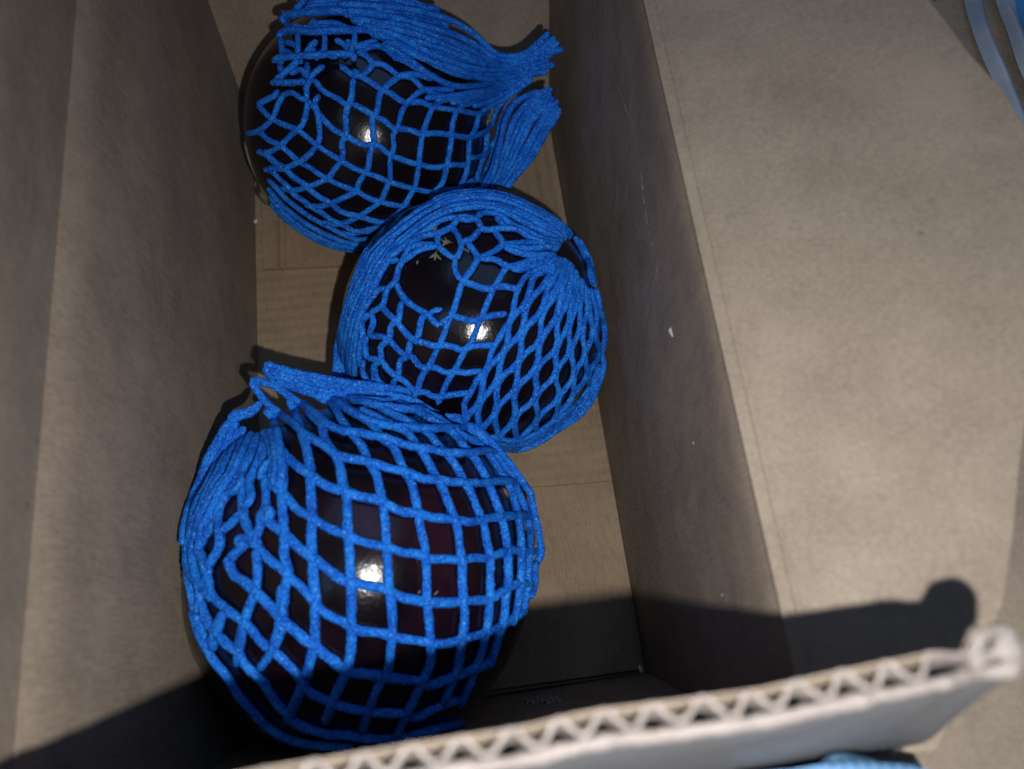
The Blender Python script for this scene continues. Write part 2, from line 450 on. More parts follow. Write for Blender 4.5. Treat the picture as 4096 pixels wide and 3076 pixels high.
FLAP = bpy.data.objects.new('front_flap', None); COL.objects.link(FLAP); FLAP.parent = BOX
def zedge(x): return 0.2630 + 0.0060 * max(0, min(1.2, x / 2100))
inner_px = [(-120, 1800), (60, 1764), (300, 1717), (553, 1662), (754, 1630), (883, 1608), (1023, 1586), (1133, 1568), (1267, 1537), (1401, 1520), (1562, 1498), (1643, 1487), (1796, 1453), (1950, 1422), (2010, 1409)]
inner = resample(cat([on_z(rd(*p), zedge(p[0])) for p in inner_px], .002), .0008)
e0, e1 = inner[0], inner[-1]
EU = (e1 - e0).normalized()                                   # along the edge
fold0, fold1 = tfl.copy(), tfr.copy()
def flap_down(p):
    """direction from an edge point down the flap to the fold"""
    s = (p.x - e0.x) / (e1.x - e0.x)
    q = lerp(Vector((fold0.x, fold0.y, H)), Vector((fold1.x + .004, fold1.y, H)), s)
    return q
TN = None
def out_n(p):
    dn = (flap_down(p) - p).normalized()
    n = EU.cross(dn).normalized()
    if n.y > 0: n = -n
    return n
BT = 0.0050
def sheet_down(name, line, depth_abs, thick, mat, off=0.0, n=10, full=False, parent=FLAP):
    rows = []
    for i in range(n):
        u = i / (n - 1); r = []
        for p in line:
            q = flap_down(p); nn = out_n(p); d = (q - p)
            L = d.length if full else depth_abs
            w = p + nn * off + d.normalized() * L * u
            if full: w = w + nn * (.0012 * math.sin(math.pi * u) * noise.noise(Vector((p.x * 22, u * 2, 1))))
            r.append(w)
        rows.append(r)
    return grid_sheet(name, rows, thick, mat, parent, Vector((0, -1, 0.2)))
# inner liner with its corner peeled into a curl
knob_px = [(2032, 1407), (2064, 1409), (2088, 1406), (2097, 1390), (2104, 1372), (2120, 1360), (2138, 1354), (2153, 1360), (2160, 1374), (2154, 1388), (2140, 1392)]
kz = zedge(2100)
curl = cat([inner[-1]] + [on_z(rd(*p), kz) for p in knob_px], .0008)[1:]
inner_all = inner + curl
def wob(line, a, f, sd):
    return [p + Vector((0, 0, a * noise.noise(Vector((p.x * f, p.y * f, sd))))) for p in line]
inner_w = wob(inner_all, .0006, 500, 1)
sheet_down('inner_liner', inner_w[:len(inner)], 0, .0004, KRAFTF, 0, 14, True)
sheet_down('liner_curl', inner_w[len(inner) - 1:], .012, .0008, CUT, 0, 6)
# fluting: a wave between the two liners
def flute_line(ph=0.0):
    out = []
    s = 0
    L = [0]
    for a, b in zip(inner, inner[1:]): L.append(L[-1] + (b - a).length)
    pts = resample(inner, .00025)
    dl = (pts[1] - pts[0]).length
    for i, p in enumerate(pts):
        x = i * dl
        pit = 0.0079
        wv = math.sin(2 * math.pi * (x / pit) + 0.9 * noise.noise(Vector((x * 60, 2, 2))))
        wv = math.copysign(abs(wv) ** (0.6 if wv > 0 else 1.15), wv)
        h = -.0002 + (BT - .0014) * (0.5 - 0.5 * wv)
        h = -.0002 + (h + .0002) * (1 + .28 * noise.noise(Vector((x * 130, 7, 3))) - .12)
        out.append(p + out_n(p) * h)
    return out
fl = wob(flute_line(), .0005, 700, 5)
sheet_down('flute', fl, 0, .0008, FLUTE, 0, 8, True)
# outer liner, ends in a crushed rim at the corner
outer_line = [p + out_n(p) * (BT - .0004) for p in resample(inner, .0008)]
tail = [on_z(rd(*p), kz - .002) for p in [(2100, 1452), (2150, 1448), (2188, 1436)]]
outer_all = cat([outer_line[-1]] + tail, .0008)[1:]
outer_w = wob(outer_line + outer_all, .0007, 450, 9)
sheet_down('outer_liner', outer_w, 0, .0009, OUTER, 0, 16, True)
rim = resample(outer_w, .0008)
def tube(pts, rad, sides=8, amp=0.12, freq=900, seed=0.0, taper=2):
    """closed tube mesh data along 3-D points"""
    vs, fs = [], []
    n = len(pts)
    T = [(pts[min(i + 1, n - 1)] - pts[max(i - 1, 0)]).normalized() for i in range(n)]
    N = T[0].orthogonal().normalized()
    for i in range(n):
        N = (N - T[i] * N.dot(T[i]))
        N = N.normalized() if N.length > 1e-9 else T[i].orthogonal().normalized()
        B = T[i].cross(N)
        r0 = rad(i / (n - 1)) if callable(rad) else rad
        e = min(i, n - 1 - i)
        if e < taper: r0 *= (0.55, 0.86)[min(e, 1)] if taper == 2 else 1
        for k in range(sides):
            a = 2 * math.pi * k / sides
            d = N * math.cos(a) + B * math.sin(a)
            r = r0 * (1 + amp * noise.noise((pts[i] + d * r0) * freq + Vector((seed, 0, 0))) + 0.6 * amp * noise.noise(pts[i] * 260 + Vector((0, seed, 0))))
            vs.append(pts[i] + d * r)
    for i in range(n - 1):
        for k in range(sides):
            a, b = i * sides + k, i * sides + (k + 1) % sides
            fs.append((a, b, b + sides, a + sides))
    a = len(vs); vs.append(pts[0] - T[0] * 0.0); vs.append(pts[-1])
    for k in range(sides):
        fs.append((a, (k + 1) % sides, k)); o = (n - 1) * sides
        fs.append((a + 1, o + k, o + (k + 1) % sides))
    return vs, fs
# thick frayed rim of the cut outer liner
rp = [p + Vector((0, 0, .0002)) + out_n(p) * .0002 for p in rim]
v, f = tube(rp, lambda s: .0011, 8, .45, 700, 3)
mesh('cut_rim', v, f, CUT, FLAP)
# crushed board at the corner, below the curl
cr = [on_z(rd(*p), kz - .0012) for p in [(2096, 1436), (2118, 1420), (2142, 1412), (2166, 1404), (2186, 1392), (2196, 1408), (2196, 1430), (2178, 1446), (2150, 1450)]]
v, f = tube(resample(cat(cr, .0005), .0005), lambda s: .0012 + .0005 * math.sin(s * 17), 10, .5, 700, 8)
mesh('crushed_corner', v, f, CUT, FLAP)
cr = [on_z(rd(*p), kz - .001) for p in [(2100, 1420), (2108, 1396), (2120, 1376), (2140, 1362), (2164, 1362), (2184, 1376), (2196, 1398)]]
v, f = tube(resample(cat(cr, .0005), .0005), .0009, 10, .5, 800, 12)
mesh('crushed_corner', v, f, CUT, FLAP)
cr = [on_z(rd(*p), kz - .0035) for p in [(2110, 1430), (2140, 1405), (2150, 1385), (2172, 1390), (2180, 1415), (2165, 1432)]]
v, f = tube(resample(cat(cr, .0005), .0005), .0014, 10, .6, 600, 14)
mesh('crushed_corner', v, f, CUT, FLAP)

# ------------------------------------------------------------------ eggplants and their foam nets
class Ball:
    def __init__(s, cx, cy, rpx):
        d = ray(cx, cy); V = math.sqrt(FPX ** 2 + (cx - CX) ** 2 + (cy - CY) ** 2)
        sn = math.sin(math.atan(rpx / V)); s.dist = (CAMH - .0031) / (sn - d.z)
        s.r = s.dist * sn; s.c = CAM + d * s.dist
    def hit(s, x, y, off=0.0, soft=0.0):
        d = ray(x, y); R = s.r + off
        oc = s.c - CAM; b = oc.dot(d); q = R * R - (oc.dot(oc) - b * b)
        # outside the outline the point stays level with the rim
        if soft: q = soft * soft * math.log1p(math.exp(min(60, q / soft ** 2)))
        t = b - (math.sqrt(q) if q > 0 else 0.0)
        return CAM + d * t

B1 = Ball(1475, 535, 478); B2 = Ball(1888, 1300, 517); B3 = Ball(1453, 2285, 688)
for b in (B1, B2, B3): print('ball', b.c, b.r)

def body(ball, mat, name, label, stem, seed):
    root = thing(name, label, 'eggplant', 'round eggplants lying in the box')
    bm = bmesh.new(); bmesh.ops.create_icosphere(bm, subdivisions=6, radius=1)
    sd = stem.normalized()
    for v in bm.verts:
        n = v.co.normalized(); c = n.dot(sd)
        r = ball.r * (1 + .006 * noise.noise(n * 1.6 + Vector((seed, 0, 0))))
        if c > .93: r *= 1 - .10 * ((c - .93) / .07) ** 2       # dimple under the stem
        v.co = ball.c + n * r
    me = bpy.data.meshes.new('body'); bm.to_mesh(me); bm.free()
    for p in me.polygons: p.use_smooth = True
    link('body', me, mat, root)
    # calyx: pointed lobes hugging the shoulder, and a cut stalk
    u = sd.orthogonal().normalized(); w = sd.cross(u)
    vs, fs = [], []
    rings = 9; seg = 60
    for i in range(rings):
        t = i / (rings - 1)
        for k in range(seg):
            a = 2 * math.pi * k / seg
            lob = .62 + .38 * abs(math.cos(2.5 * a)) ** 1.5 + .05 * noise.noise(Vector((a * 2, seed, 0)))
            th = .50 * t * lob
            n = sd * math.cos(th) + (u * math.cos(a) + w * math.sin(a)) * math.sin(th)
            r = ball.r * (1.012 - .10 * max(0, (math.cos(th) - .93) / .07) ** 2) + .0006 * (1 - t)
            vs.append(ball.c + n * r)
    for i in range(rings - 1):
        for k in range(seg):
            fs.append((i * seg + k, i * seg + (k + 1) % seg, (i + 1) * seg + (k + 1) % seg, (i + 1) * seg + k))
    ca = mesh('calyx', vs, fs, CALYX, root)
    so = ca.modifiers.new('solid', 'SOLIDIFY'); so.thickness = .0012; so.offset = 1
    pts = [ball.c + sd * ball.r * (.9 + .02 * k) + u * .0006 * k for k in range(12)]
    v, f = tube(pts, .0055, 14, .15, 200, seed)
    mesh('stalk', v, f, CALYX, root)
    return root
def px_dir(ball, x, y): return (ball.hit(x, y) - ball.c).normalized()
E1 = body(B1, SKIN1, 'eggplant', 'glossy black eggplant farthest back, inside the net with the long frayed tail', (px_dir(B1, 1010, 560) * 1 - FWD * 0 + FWD * .74 + DOWN * .1), 1)
E2 = body(B2, SKIN2, 'eggplant', 'middle eggplant with pale star-shaped scars showing through a large hole in its net', Vector((.75, .1, -.3)), 2)
E3 = body(B3, SKIN3, 'eggplant', 'largest, purple-tinged eggplant nearest the cut cardboard edge', Vector((.55, .35, -.6)), 3)

def scar(ball, parent, lines, mat, rad=.0005, ox=0, oy=0):
    for L in lines:
        pts = [ball.hit(ox + x / 2, oy + y / 2, .0001) for x, y in L]
        pts = resample(cat(pts, .0006), .0006)
        v, f = tube(pts, lambda s: rad * (1 - .6 * abs(2 * s - 1)), 6, .5, 1500, L[0][0])
        mesh('scar', v, f, mat, parent)
scar(B2, E2, [[(862, 425), (885, 450), (905, 455), (960, 460)], [(900, 410), (908, 450), (890, 485)], [(870, 490), (900, 462), (940, 440)], [(880, 440), (905, 465), (930, 470)],
              [(770, 585), (815, 560), (840, 520)], [(815, 605), (830, 555), (850, 590)], [(840, 560), (870, 600)], [(675, 635), (682, 600)], [(1030, 505), (1060, 512), (1095, 540)]], SCAR, .0006, 1330, 740)
scar(B2, E2, [[(775, 370), (810, 350), (835, 330)], [(790, 365), (820, 355), (838, 345)]], SCAR, .0014, 1330, 740)
scar(B3, E3, [[(2545, 1000), (2560, 1030), (2585, 1075)], [(2630, 1060), (2650, 1110), (2670, 1200)]], SCARB, .0013, 740, 1450)
scar(B3, E3, [[(1990, 1860), (2010, 1840), (2030, 1825)], [(1865, 1850), (1875, 1835), (1880, 1820)]], SCAR, .0006, 740, 1450)

def parse(t):
    out = []
    for ln in t.strip().splitlines():
        ln = ln.split('#')[0].strip()
        if not ln: continue
        opt = {}
        if '|' in ln:
            o, ln = ln.split('|')
            for kv in o.split():
                k, vv = kv.split('='); opt[k] = float(vv)
        a = list(map(float, ln.split()))
        out.append((opt, list(zip(a[::2], a[1::2]))))
    return out

def smooth_line(P, it):
    for _ in range(it):
        P = [P[0]] + [(P[i - 1] + P[i] * 2 + P[i + 1]) * .25 for i in range(1, len(P) - 1)] + [P[-1]]
    return P
class Net:
    def __init__(s, ball, ox, oy, rad, label):
        s.b = ball; s.ox = ox; s.oy = oy; s.rad = rad; s.n = 0
        s.root = thing('foam_net', label, 'foam net', 'blue foam nets round the eggplants')
    soft = 0.0
    def to3d(s, P, lift=0.0, l0=None, l1=None):
        Q = cat([Vector((x, y, 0)) for x, y in P], 12)
        out = []
        for i, q in enumerate(Q):
            t = i / max(1, len(Q) - 1)
            l = lift if l0 is None else lerp(l0, l1, t)
            p = s.b.hit(s.ox + q.x / 2, s.oy + q.y / 2, s.rad * .75, s.soft)
            n = (p - s.b.c).normalized()
            out.append(p + n * l)
        return out
    def add(s, P3, rad=None, amp=.20, sides=9):
        s.n += 1
        rad = rad or s.rad
        P3 = smooth_line(resample(smooth_line(P3, 2), .0009), 1)
        if len(P3) < 3: return
        sd = s.n * 3.7
        v, f = tube(P3, rad, sides, amp, 900, sd)
        mesh('strand', v, f, FOAM, s.root)
    def strand(s, P, lift=None, rad=1.0, l0=None, l1=None):
        if lift is None: lift = random.uniform(0, .0006)
        s.add(s.to3d(P, lift, l0, l1), s.rad * rad * random.uniform(.93, 1.07))
    def lines(s, txt):
        for o, P in parse(txt):
            s.strand(P, o.get('l', None), o.get('r', 1.0), o.get('a', None), o.get('b', None))
    def bundle(s, A, B, n, l0=0.0, l1=.003, wob=10, rad=1.0, trim=0.0, w0=0.0, w1=1.0):
        ra, rb = resample2(A, 40), resample2(B, 40)
        for k in range(n):
            w = lerp(w0, w1, k / (n - 1)); ph = random.uniform(0, 9)
            e0, e1 = random.uniform(0, trim), 1 - random.uniform(0, trim)
            P = []
            for i in range(41):
                t = i / 40
                if t < e0 or t > e1: continue
                x = lerp(ra[i][0], rb[i][0], w); y = lerp(ra[i][1], rb[i][1], w)
                dx = noise.noise(Vector((t * 3.5 + ph, k * 1.3, 0))) * wob; dy = noise.noise(Vector((t * 3.5, k * 1.3, ph))) * wob
                P.append((x + dx, y + dy))
            s.strand(P, random.uniform(l0, l1), rad)
    def back(s, n=15, keep=1.80):
        """the rest of the sleeve round the hidden side: one zigzag mesh of strands"""
        ax = (CAM - s.b.c).normalized(); u = ax.orthogonal().normalized(); w = ax.cross(u)
        V, F = [], []
        for k in range(n):
            pts = []
            for i in range(26):
                th = lerp(keep, 2.95, i / 25)
                a = 2 * math.pi * (k + .42 * math.sin(i * .62) * (1 if k % 2 else -1)) / n
                d = ax * math.cos(th) + (u * math.cos(a) + w * math.sin(a)) * math.sin(th)
                pts.append(s.b.c + d * (s.b.r + s.rad * .6))
            pts = [Vector((p.x, p.y, max(p.z, .0031 + s.rad))) for p in pts]
            v, f = tube(resample(pts, .002), s.rad, 6, .1, 900, k)
            o = len(V); V += v; F += [tuple(i + o for i in q) for q in f]
        m = mesh('hidden_strands', V, F, FOAM, s.root); m['kind'] = 'stuff'
def resample2(P, n):
    q = resample(cat([Vector((x, y, 0)) for x, y in P], 10), 1e9) if False else cat([Vector((x, y, 0)) for x, y in P], 6)
    d = [0]
    for a, b in zip(q, q[1:]): d.append(d[-1] + (b - a).length)
    out = []; k = 0
    for i in range(n + 1):
        t = d[-1] * i / n
        while k < len(q) - 2 and d[k + 1] < t: k += 1
        sg = d[k + 1] - d[k]; f = (t - d[k]) / sg if sg > 0 else 0
        p = q[k].lerp(q[k + 1], min(1, max(0, f))); out.append((p.x, p.y))
    return out

# ---- net of the eggplant at the back
N1 = Net(B1, 960, 0, .00140, 'blue foam net on the back eggplant, bunched into a frayed tail towards the right corner')
N1.lines('''
145 835 200 900 255 950 360 1000 455 1035 530 1090 620 1165 720 1230 810 1285 900 1340 1000 1380 1090 1410 1180 1450 1280 1480 1400 1510 1530 1535 1650 1515 1740 1510 1800 1470 1880 1430
600 640 640 700 690 745 780 790 850 840 900 830
900 830 1010 890 1080 935 1150 960 1220 1025 1340 1035 1440 1070 1560 1065 1690 1080 1820 1100 1900 1080 1990 1040
540 810 590 850 620 900 700 990 770 1050 850 1085 920 1130 1000 1165 1070 1150 1120 1175 1200 1240 1270 1265 1360 1300 1450 1320 1560 1340 1680 1320 1810 1320
800 520 900 600 960 610 1030 650 1140 720 1210 750 1290 810 1360 820 1440 815 1540 850 1640 870 1740 880 1830 900 1920 910 2000 890
930 420 1000 440 1070 510 1130 510 1210 560 1280 610 1370 620 1440 690 1520 740 1650 780
830 380 910 370 1000 385 1100 370 1180 400 1240 460 1320 490 1430 560 1540 610 1640 670 1760 700
70 1070 160 1060 230 1120 320 1160 390 1220 470 1290 560 1340 630 1390 710 1435 780 1470 880 1510 940 1530 1020 1580 1110 1610 1210 1635 1300 1650 1380 1660
150 1210 220 1240 290 1300 370 1350 440 1420 520 1470 570 1520 650 1580 730 1620 780 1670 850 1705 930 1720 1000 1740 1100 1770 1180 1770
200 1350 260 1370 330 1440 400 1500 430 1550 520 1610 590 1660 660 1700 740 1760 820 1790 900 1840 980 1850 1060 1840
230 1430 310 1510 370 1580 470 1660 550 1720 640 1770 720 1810 790 1850 860 1880 940 1910 1040 1900
230 1500 300 1590 380 1670 470 1740 560 1800 650 1850 740 1890 840 1930 950 1950 1040 1940
250 1580 330 1670 420 1760 520 1840 640 1900 760 1950 880 1980 980 1990
250 1620 320 1710 430 1800 530 1870 660 1940 800 1985 940 2000
240 1560 310 1680 400 1780 520 1860 650 1930 780 1970 920 1985
145 835 220 800 290 760 310 720
65 1070 130 1055 170 1040 255 960 290 890 325 800 370 750 430 745 490 790 540 800
540 800 530 900 500 1000 455 1040 400 1090 340 1150 250 1210 170 1220
620 1165 540 1250 480 1290 400 1330 340 1350 240 1340
620 1165 640 1100 635 1000 620 900 600 820 640 760
810 1290 760 1350 710 1420 630 1460 550 1490 430 1520 330 1500
810 1290 830 1220 812 1150 850 1080 850 980 850 900 870 840 895 780 900 700 910 630
1000 1390 950 1460 930 1530 850 1570 740 1620 640 1650 520 1640
1000 1390 1030 1320 1040 1230 1070 1150 1065 1050 1055 960 1080 930 1105 850 1115 760 1140 720 1210 660 1280 610 1340 600 1430 600 1540 640
1190 1455 1160 1530 1120 1610 1050 1660 960 1720 860 1770 780 1790 660 1770
1200 1450 1200 1340 1200 1250 1230 1180 1220 1080 1260 1020 1290 900 1350 810 1430 740 1500 720 1600 720 1700 720
1395 1500 1350 1580 1300 1660 1210 1750 1110 1810 1000 1840 900 1870 780 1860
1400 1500 1430 1320 1440 1200 1460 1070 1500 960 1540 860 1620 800 1720 770 1850 750
1520 1590 1560 1530 1620 1460 1660 1300 1690 1120 1700 1000 1740 880 1830 820 1920 790 2010 740
1740 1510 1790 1420 1820 1290 1830 1120 1880 1020 1910 910 1990 840 2080 770
1850 1510 1890 1410 1930 1280 1960 1180 1970 1060 2020 950 2060 860 2140 780
1840 1260 1920 1250 1990 1190 2040 1110
1890 1080 1960 1050 2030 980
1890 1480 1950 1380 2010 1250 2050 1100 2080 980 2140 860 2230 780
970 610 1020 570 1070 510
960 610 910 560
1820 1500 1870 1450 1950 1400 2010 1330
# the torn upper left of the sleeve, standing off the skin
l=.003 r=1.1|340 340 370 300 440 285 600 300 750 290 900 285 1050 280 1180 290
l=.0045 r=1.1|320 540 360 510 500 500 650 490 800 480 890 485 930 500 910 530
l=.004 r=1.05|300 690 360 690 450 690 560 680
l=.003|310 700 330 660 400 600 470 540 500 500
l=.002|570 650 620 590 690 545
l=.002|400 190 405 250 440 290
l=.002|600 190 630 260 650 290
l=.002|480 300 485 400 480 480
l=.002|690 300 690 400 670 470
l=.002|350 340 360 430 370 490 330 540
l=.003|925 300 920 380 905 430 900 480
540 500 540 600 560 650 530 700 540 800
l=.002|340 540 360 600 350 650 310 690
500 590 560 620 590 650
620 480 580 400 540 440 480 460
620 330 560 390 530 440
830 470 860 400 820 350 760 320
500 500 440 480 400 430 350 410
410 600 480 560 540 590
360 340 420 350 480 390
640 410 700 440 780 460
850 330 940 370 1020 350 1100 330
940 430 1000 400 1060 330 1100 300
''')
N1.soft = .022
# folded-over end of the sleeve along the top, and the tail to the right
N1.bundle([(590, -30), (700, -45), (900, -45), (1100, -15), (1300, 40), (1450, 100), (1600, 115)], [(500, 110), (600, 80), (800, 70), (1000, 90), (1200, 130), (1400, 180), (1600, 175)], 5, .001, .0035, 12, 1.05, .02)
N1.lines('''
l=.0035 r=1.15|390 230 375 190 430 170 600 160 800 150 1000 150 1280 168
l=.0032 r=1.05|470 130 540 60 600 -10
l=.002|420 170 560 120 760 110 1000 120 1250 160 1450 200 1660 215
l=.001|900 190 1100 190 1400 225 1660 240
l=.001|560 210 760 200 900 250 1100 235 1300 262 1500 330 1700 410
l=.001|440 220 520 240 640 230 760 245 900 240
l=.001|500 260 620 245 760 265 900 260
''')
N1.bundle([(760, 130), (1000, 140), (1300, 170), (1600, 240), (1760, 320), (1870, 410), (1965, 490), (2110, 505), (2220, 465), (2330, 370), (2425, 275)],
          [(1100, 350), (1240, 430), (1400, 540), (1560, 635), (1720, 690), (1900, 690), (2080, 660), (2240, 620), (2380, 590), (2480, 580)], 11, .0005, .006, 22, 1.05, .02)
N1.bundle([(1000, 260), (1300, 300), (1560, 380), (1800, 480), (2000, 545), (2200, 505), (2340, 400), (2450, 310)],
          [(1150, 400), (1350, 500), (1600, 610), (1850, 680), (2050, 650), (2230, 590), (2370, 480), (2490, 430)], 7, .002, .008, 30, 1.0, .02)
N1.bundle([(1880, 1520), (1965, 1370), (2020, 1180), (2060, 1000), (2130, 850), (2240, 770), (2370, 740)],
          [(2100, 1500), (2220, 1350), (2320, 1230), (2420, 1040), (2500, 920), (2525, 860)], 12, .0005, .004, 22, 1.0, .03)
N1.bundle([(1960, 1420), (2060, 1180), (2150, 950), (2260, 820), (2400, 730), (2470, 740)],
          [(2060, 1500), (2240, 1250), (2360, 1050), (2440, 880), (2510, 840)], 8, .002, .005, 24, 1.0, .05)
N1.bundle([(1440, 800), (1600, 790), (1800, 760), (1980, 720), (2160, 640), (2300, 560)], [(1900, 890), (2000, 850), (2100, 790), (2200, 720), (2320, 640)], 6, .0, .003, 16, 1.0, .05)
N1.soft = 0
N1.back()

# ---- net of the middle eggplant
N2 = Net(B2, 1330, 740, .00138, 'blue foam net on the middle eggplant with a large torn hole over its top')
N2.lines('''
1920 400 1780 300 1600 190 1400 100 1180 66 960 85 780 155 600 275 440 410 300 550 200 710
1900 420 1740 320 1560 220 1380 140 1180 98 980 120 800 190 620 310 460 440 330 570 220 760 130 950
1870 430 1700 340 1520 250 1360 180 1180 140 1000 160 830 230 660 340 500 480 370 630 260 820 160 1000 90 1200 50 1400 35 1560
1850 440 1700 380 1540 300 1400 230 1250 180 1080 180 930 210 800 270 660 370 540 470 420 600 330 750 250 900 180 1060 120 1260 90 1450 70 1590
1840 450 1680 430 1540 360 1420 310 1330 240 1200 220 1150 270 1050 280 990 260 880 280 740 370 610 460 490 560 420 640 370 740 320 850 250 1000 210 1150 170 1300 140 1450 110 1590
1820 480 1720 470 1560 420 1500 370 1380 350 1290 360 1200 360 1160 290 1090 265 1020 260 980 310 940 350 850 390 740 410 640 460 590 560 560 620 530 680 510 770 440 840 410 960 310 1020
1900 400 1760 340 1620 270 1480 215 1360 200 1240 150 1080 160
1910 390 1700 255 1500 165 1300 95 1100 80 900 115 700 210
960 340 1000 400 1030 470 1020 530 985 590 900 540 850 490 840 440 850 390
1180 360 1110 440 1075 445 1040 455
1060 445 1110 500 1160 590 1110 680 1050 760 1030 800 1000 900 970 1000 930 1080 890 1200 840 1310 780 1430 720 1520 680 1640 650 1700
985 590 980 680 1030 770
840 495 760 505 680 535 620 580 560 620
840 490 700 480 620 505
1160 590 1250 555 1340 500 1360 460 1290 370
1370 490 1420 500 1560 510 1680 500 1810 500
1360 480 1470 470 1600 460 1700 480 1800 520
1370 500 1450 530 1540 560 1640 560 1780 560
1180 590 1310 600 1390 650 1480 640 1600 600 1780 570
1390 640 1500 680 1580 645 1700 610 1800 580
1310 250 1390 350 1450 320
1800 590 1640 640 1480 655 1390 660 1340 740 1290 830 1240 940 1200 1040 1170 1110 1120 1240 1060 1320 1010 1420 970 1490 920 1570 880 1660 840 1750
1030 770 1100 790 1220 830 1290 820 1350 810 1480 830
960 1040 1040 1070 1130 1090 1170 1070 1250 1050 1390 1030
510 780 540 860 600 930 680 990 760 1030 800 1080 855 1130
850 1115 900 1090 950 1050
r=.85|760 1030 820 1005 880 990
760 1030 710 1080 690 1200 650 1250
410 960 430 1010 510 1080 540 1120 600 1190 650 1240 740 1260 830 1290 880 1280 960 1290 1040 1320 1110 1290 1180 1280 1290 1280
560 930 540 1000 530 1090 470 1120 460 1230
310 1020 330 1100 300 1200 390 1210 460 1240 520 1310 590 1370 640 1370 700 1450 770 1460 830 1460 900 1500 980 1490 1080 1500 1190 1480
620 1240 610 1330 600 1380 540 1400 530 1500 510 1540
460 1240 390 1290 390 1400 330 1450 340 1540 300 1590
270 1200 260 1300 280 1380 330 1390 400 1410 440 1470 510 1530 570 1560 630 1620 680 1660 740 1650 800 1690 860 1690 940 1680 1010 1670 1100 1660
510 1540 480 1600 490 1660
330 1440 360 1560 420 1610 480 1640 540 1700
250 1400 240 1500 290 1580
440 840 380 830 320 900 250 1000
530 600 430 620 380 680
300 1030 240 1100 250 1200 220 1330 230 1450
300 870 260 960 230 1060 190 1200 160 1350 140 1500
''')
N2.bundle([(500, 380), (330, 560), (230, 760), (120, 1010), (70, 1240), (40, 1480), (20, 1600)], [(560, 480), (420, 660), (320, 850), (230, 1060), (190, 1280), (180, 1450), (190, 1600)], 9, 0, .001, 18, .95, .03)
N2.bundle([(300, 480), (200, 720), (110, 980), (60, 1220), (30, 1450), (20, 1600)], [(330, 560), (250, 800), (170, 1030), (110, 1260), (90, 1450), (80, 1600)], 5, 0, .001, 10, .95, .03)
N2.bundle([(1930, 420), (1780, 290), (1600, 180), (1400, 95), (1180, 60), (960, 75), (760, 150)], [(1860, 440), (1720, 350), (1560, 260), (1400, 190), (1240, 160), (1040, 165), (860, 210)], 7, 0, .0016, 12, .95, .03)

def fan(net, guides, n, levels, zig, t0=.0, txt=None):
    """strands that run from the gathered mouth and weld to one neighbour after the other"""
    G = [resample2(g, 60) for g in guides]
    def at(kf, t):
        kf = min(max(kf, 0), n - 1e-6); gk = kf / n * (len(G) - 1); i = int(gk); f = gk - i
        i2 = min(i + 1, len(G) - 1); q = min(59.999, max(0, t * 60)); j = int(q); h = q - j
        a = [lerp(G[i][j][c], G[i][j + 1][c], h) for c in (0, 1)]; b = [lerp(G[i2][j][c], G[i2][j + 1][c], h) for c in (0, 1)]
        return (lerp(a[0], b[0], f), lerp(a[1], b[1], f))
    for k in range(n + 1):
        P = []
        for i in range(levels * 6 + 1):
            L = i / 6; t = L / levels
            s = math.cos(math.pi * L) * (1 if k % 2 else -1)
            s = math.copysign(abs(s) ** .75, s)
            P.append(at(k + s * zig * min(1, .12 + t * 2.0) + .10 * noise.noise(Vector((k * 2.2, t * 6, 1))), t))
        net.strand(P[:])
gl = [[(1800, 590), (1680, 660), (1570, 690), (1510, 780), (1470, 860), (1440, 980), (1390, 1060), (1350, 1190), (1290, 1290), (1250, 1380), (1190, 1480), (1150, 1560), (1110, 1650), (1060, 1730), (1030, 1860)],
      [(1840, 590), (1740, 720), (1640, 880), (1560, 1030), (1490, 1180), (1420, 1320), (1350, 1450), (1290, 1570), (1240, 1690), (1180, 1840), (1150, 1980)],
      [(1880, 600), (1830, 760), (1780, 930), (1700, 1090), (1640, 1250), (1560, 1400), (1480, 1560), (1400, 1720), (1350, 1870), (1310, 2050)],
      [(1930, 660), (1910, 800), (1880, 980), (1830, 1150), (1780, 1320), (1700, 1490), (1640, 1650), (1570, 1820), (1510, 1960), (1460, 2090)],
      [(1975, 740), (1975, 900), (1950, 1060), (1920, 1230), (1900, 1400), (1870, 1560), (1810, 1720), (1740, 1860), (1640, 2040)],
      [(2020, 820), (2050, 960), (2060, 1120), (2040, 1300), (2010, 1460), (1960, 1620), (1880, 1780), (1780, 1930), (1740, 2000)],
      [(2090, 830), (2130, 950), (2160, 1100), (2172, 1280), (2160, 1450), (2120, 1600), (2050, 1730), (1950, 1850), (1880, 1910)]]
fan(N2, gl, 13, 7, .42)
N2.bundle([(1260, 2060), (1450, 2110), (1620, 2055), (1800, 1950), (1960, 1840), (2090, 1660), (2155, 1450)], [(1240, 1990), (1440, 2030), (1600, 1985), (1760, 1890), (1900, 1780), (2040, 1620), (2130, 1400)], 6, 0, .001, 16, .95, .06)
N2.bundle([(1850, 580), (1800, 700), (1720, 840), (1640, 960)], [(1960, 720), (1950, 820), (1920, 940), (1880, 1060)], 6, .0, .0012, 10, .9, .45)
N2.bundle([(1790, 540), (1680, 590), (1570, 640)], [(1850, 590), (1760, 680), (1660, 760)], 5, .0, .0012, 8, .9, .45)
N2.bundle([(1915, 400), (1975, 500), (2030, 600), (2055, 700), (2075, 800)], [(1960, 430), (2010, 520), (2060, 640), (2080, 760), (2100, 830)], 4, 0, .001, 8, .95, .05)
N2.back()

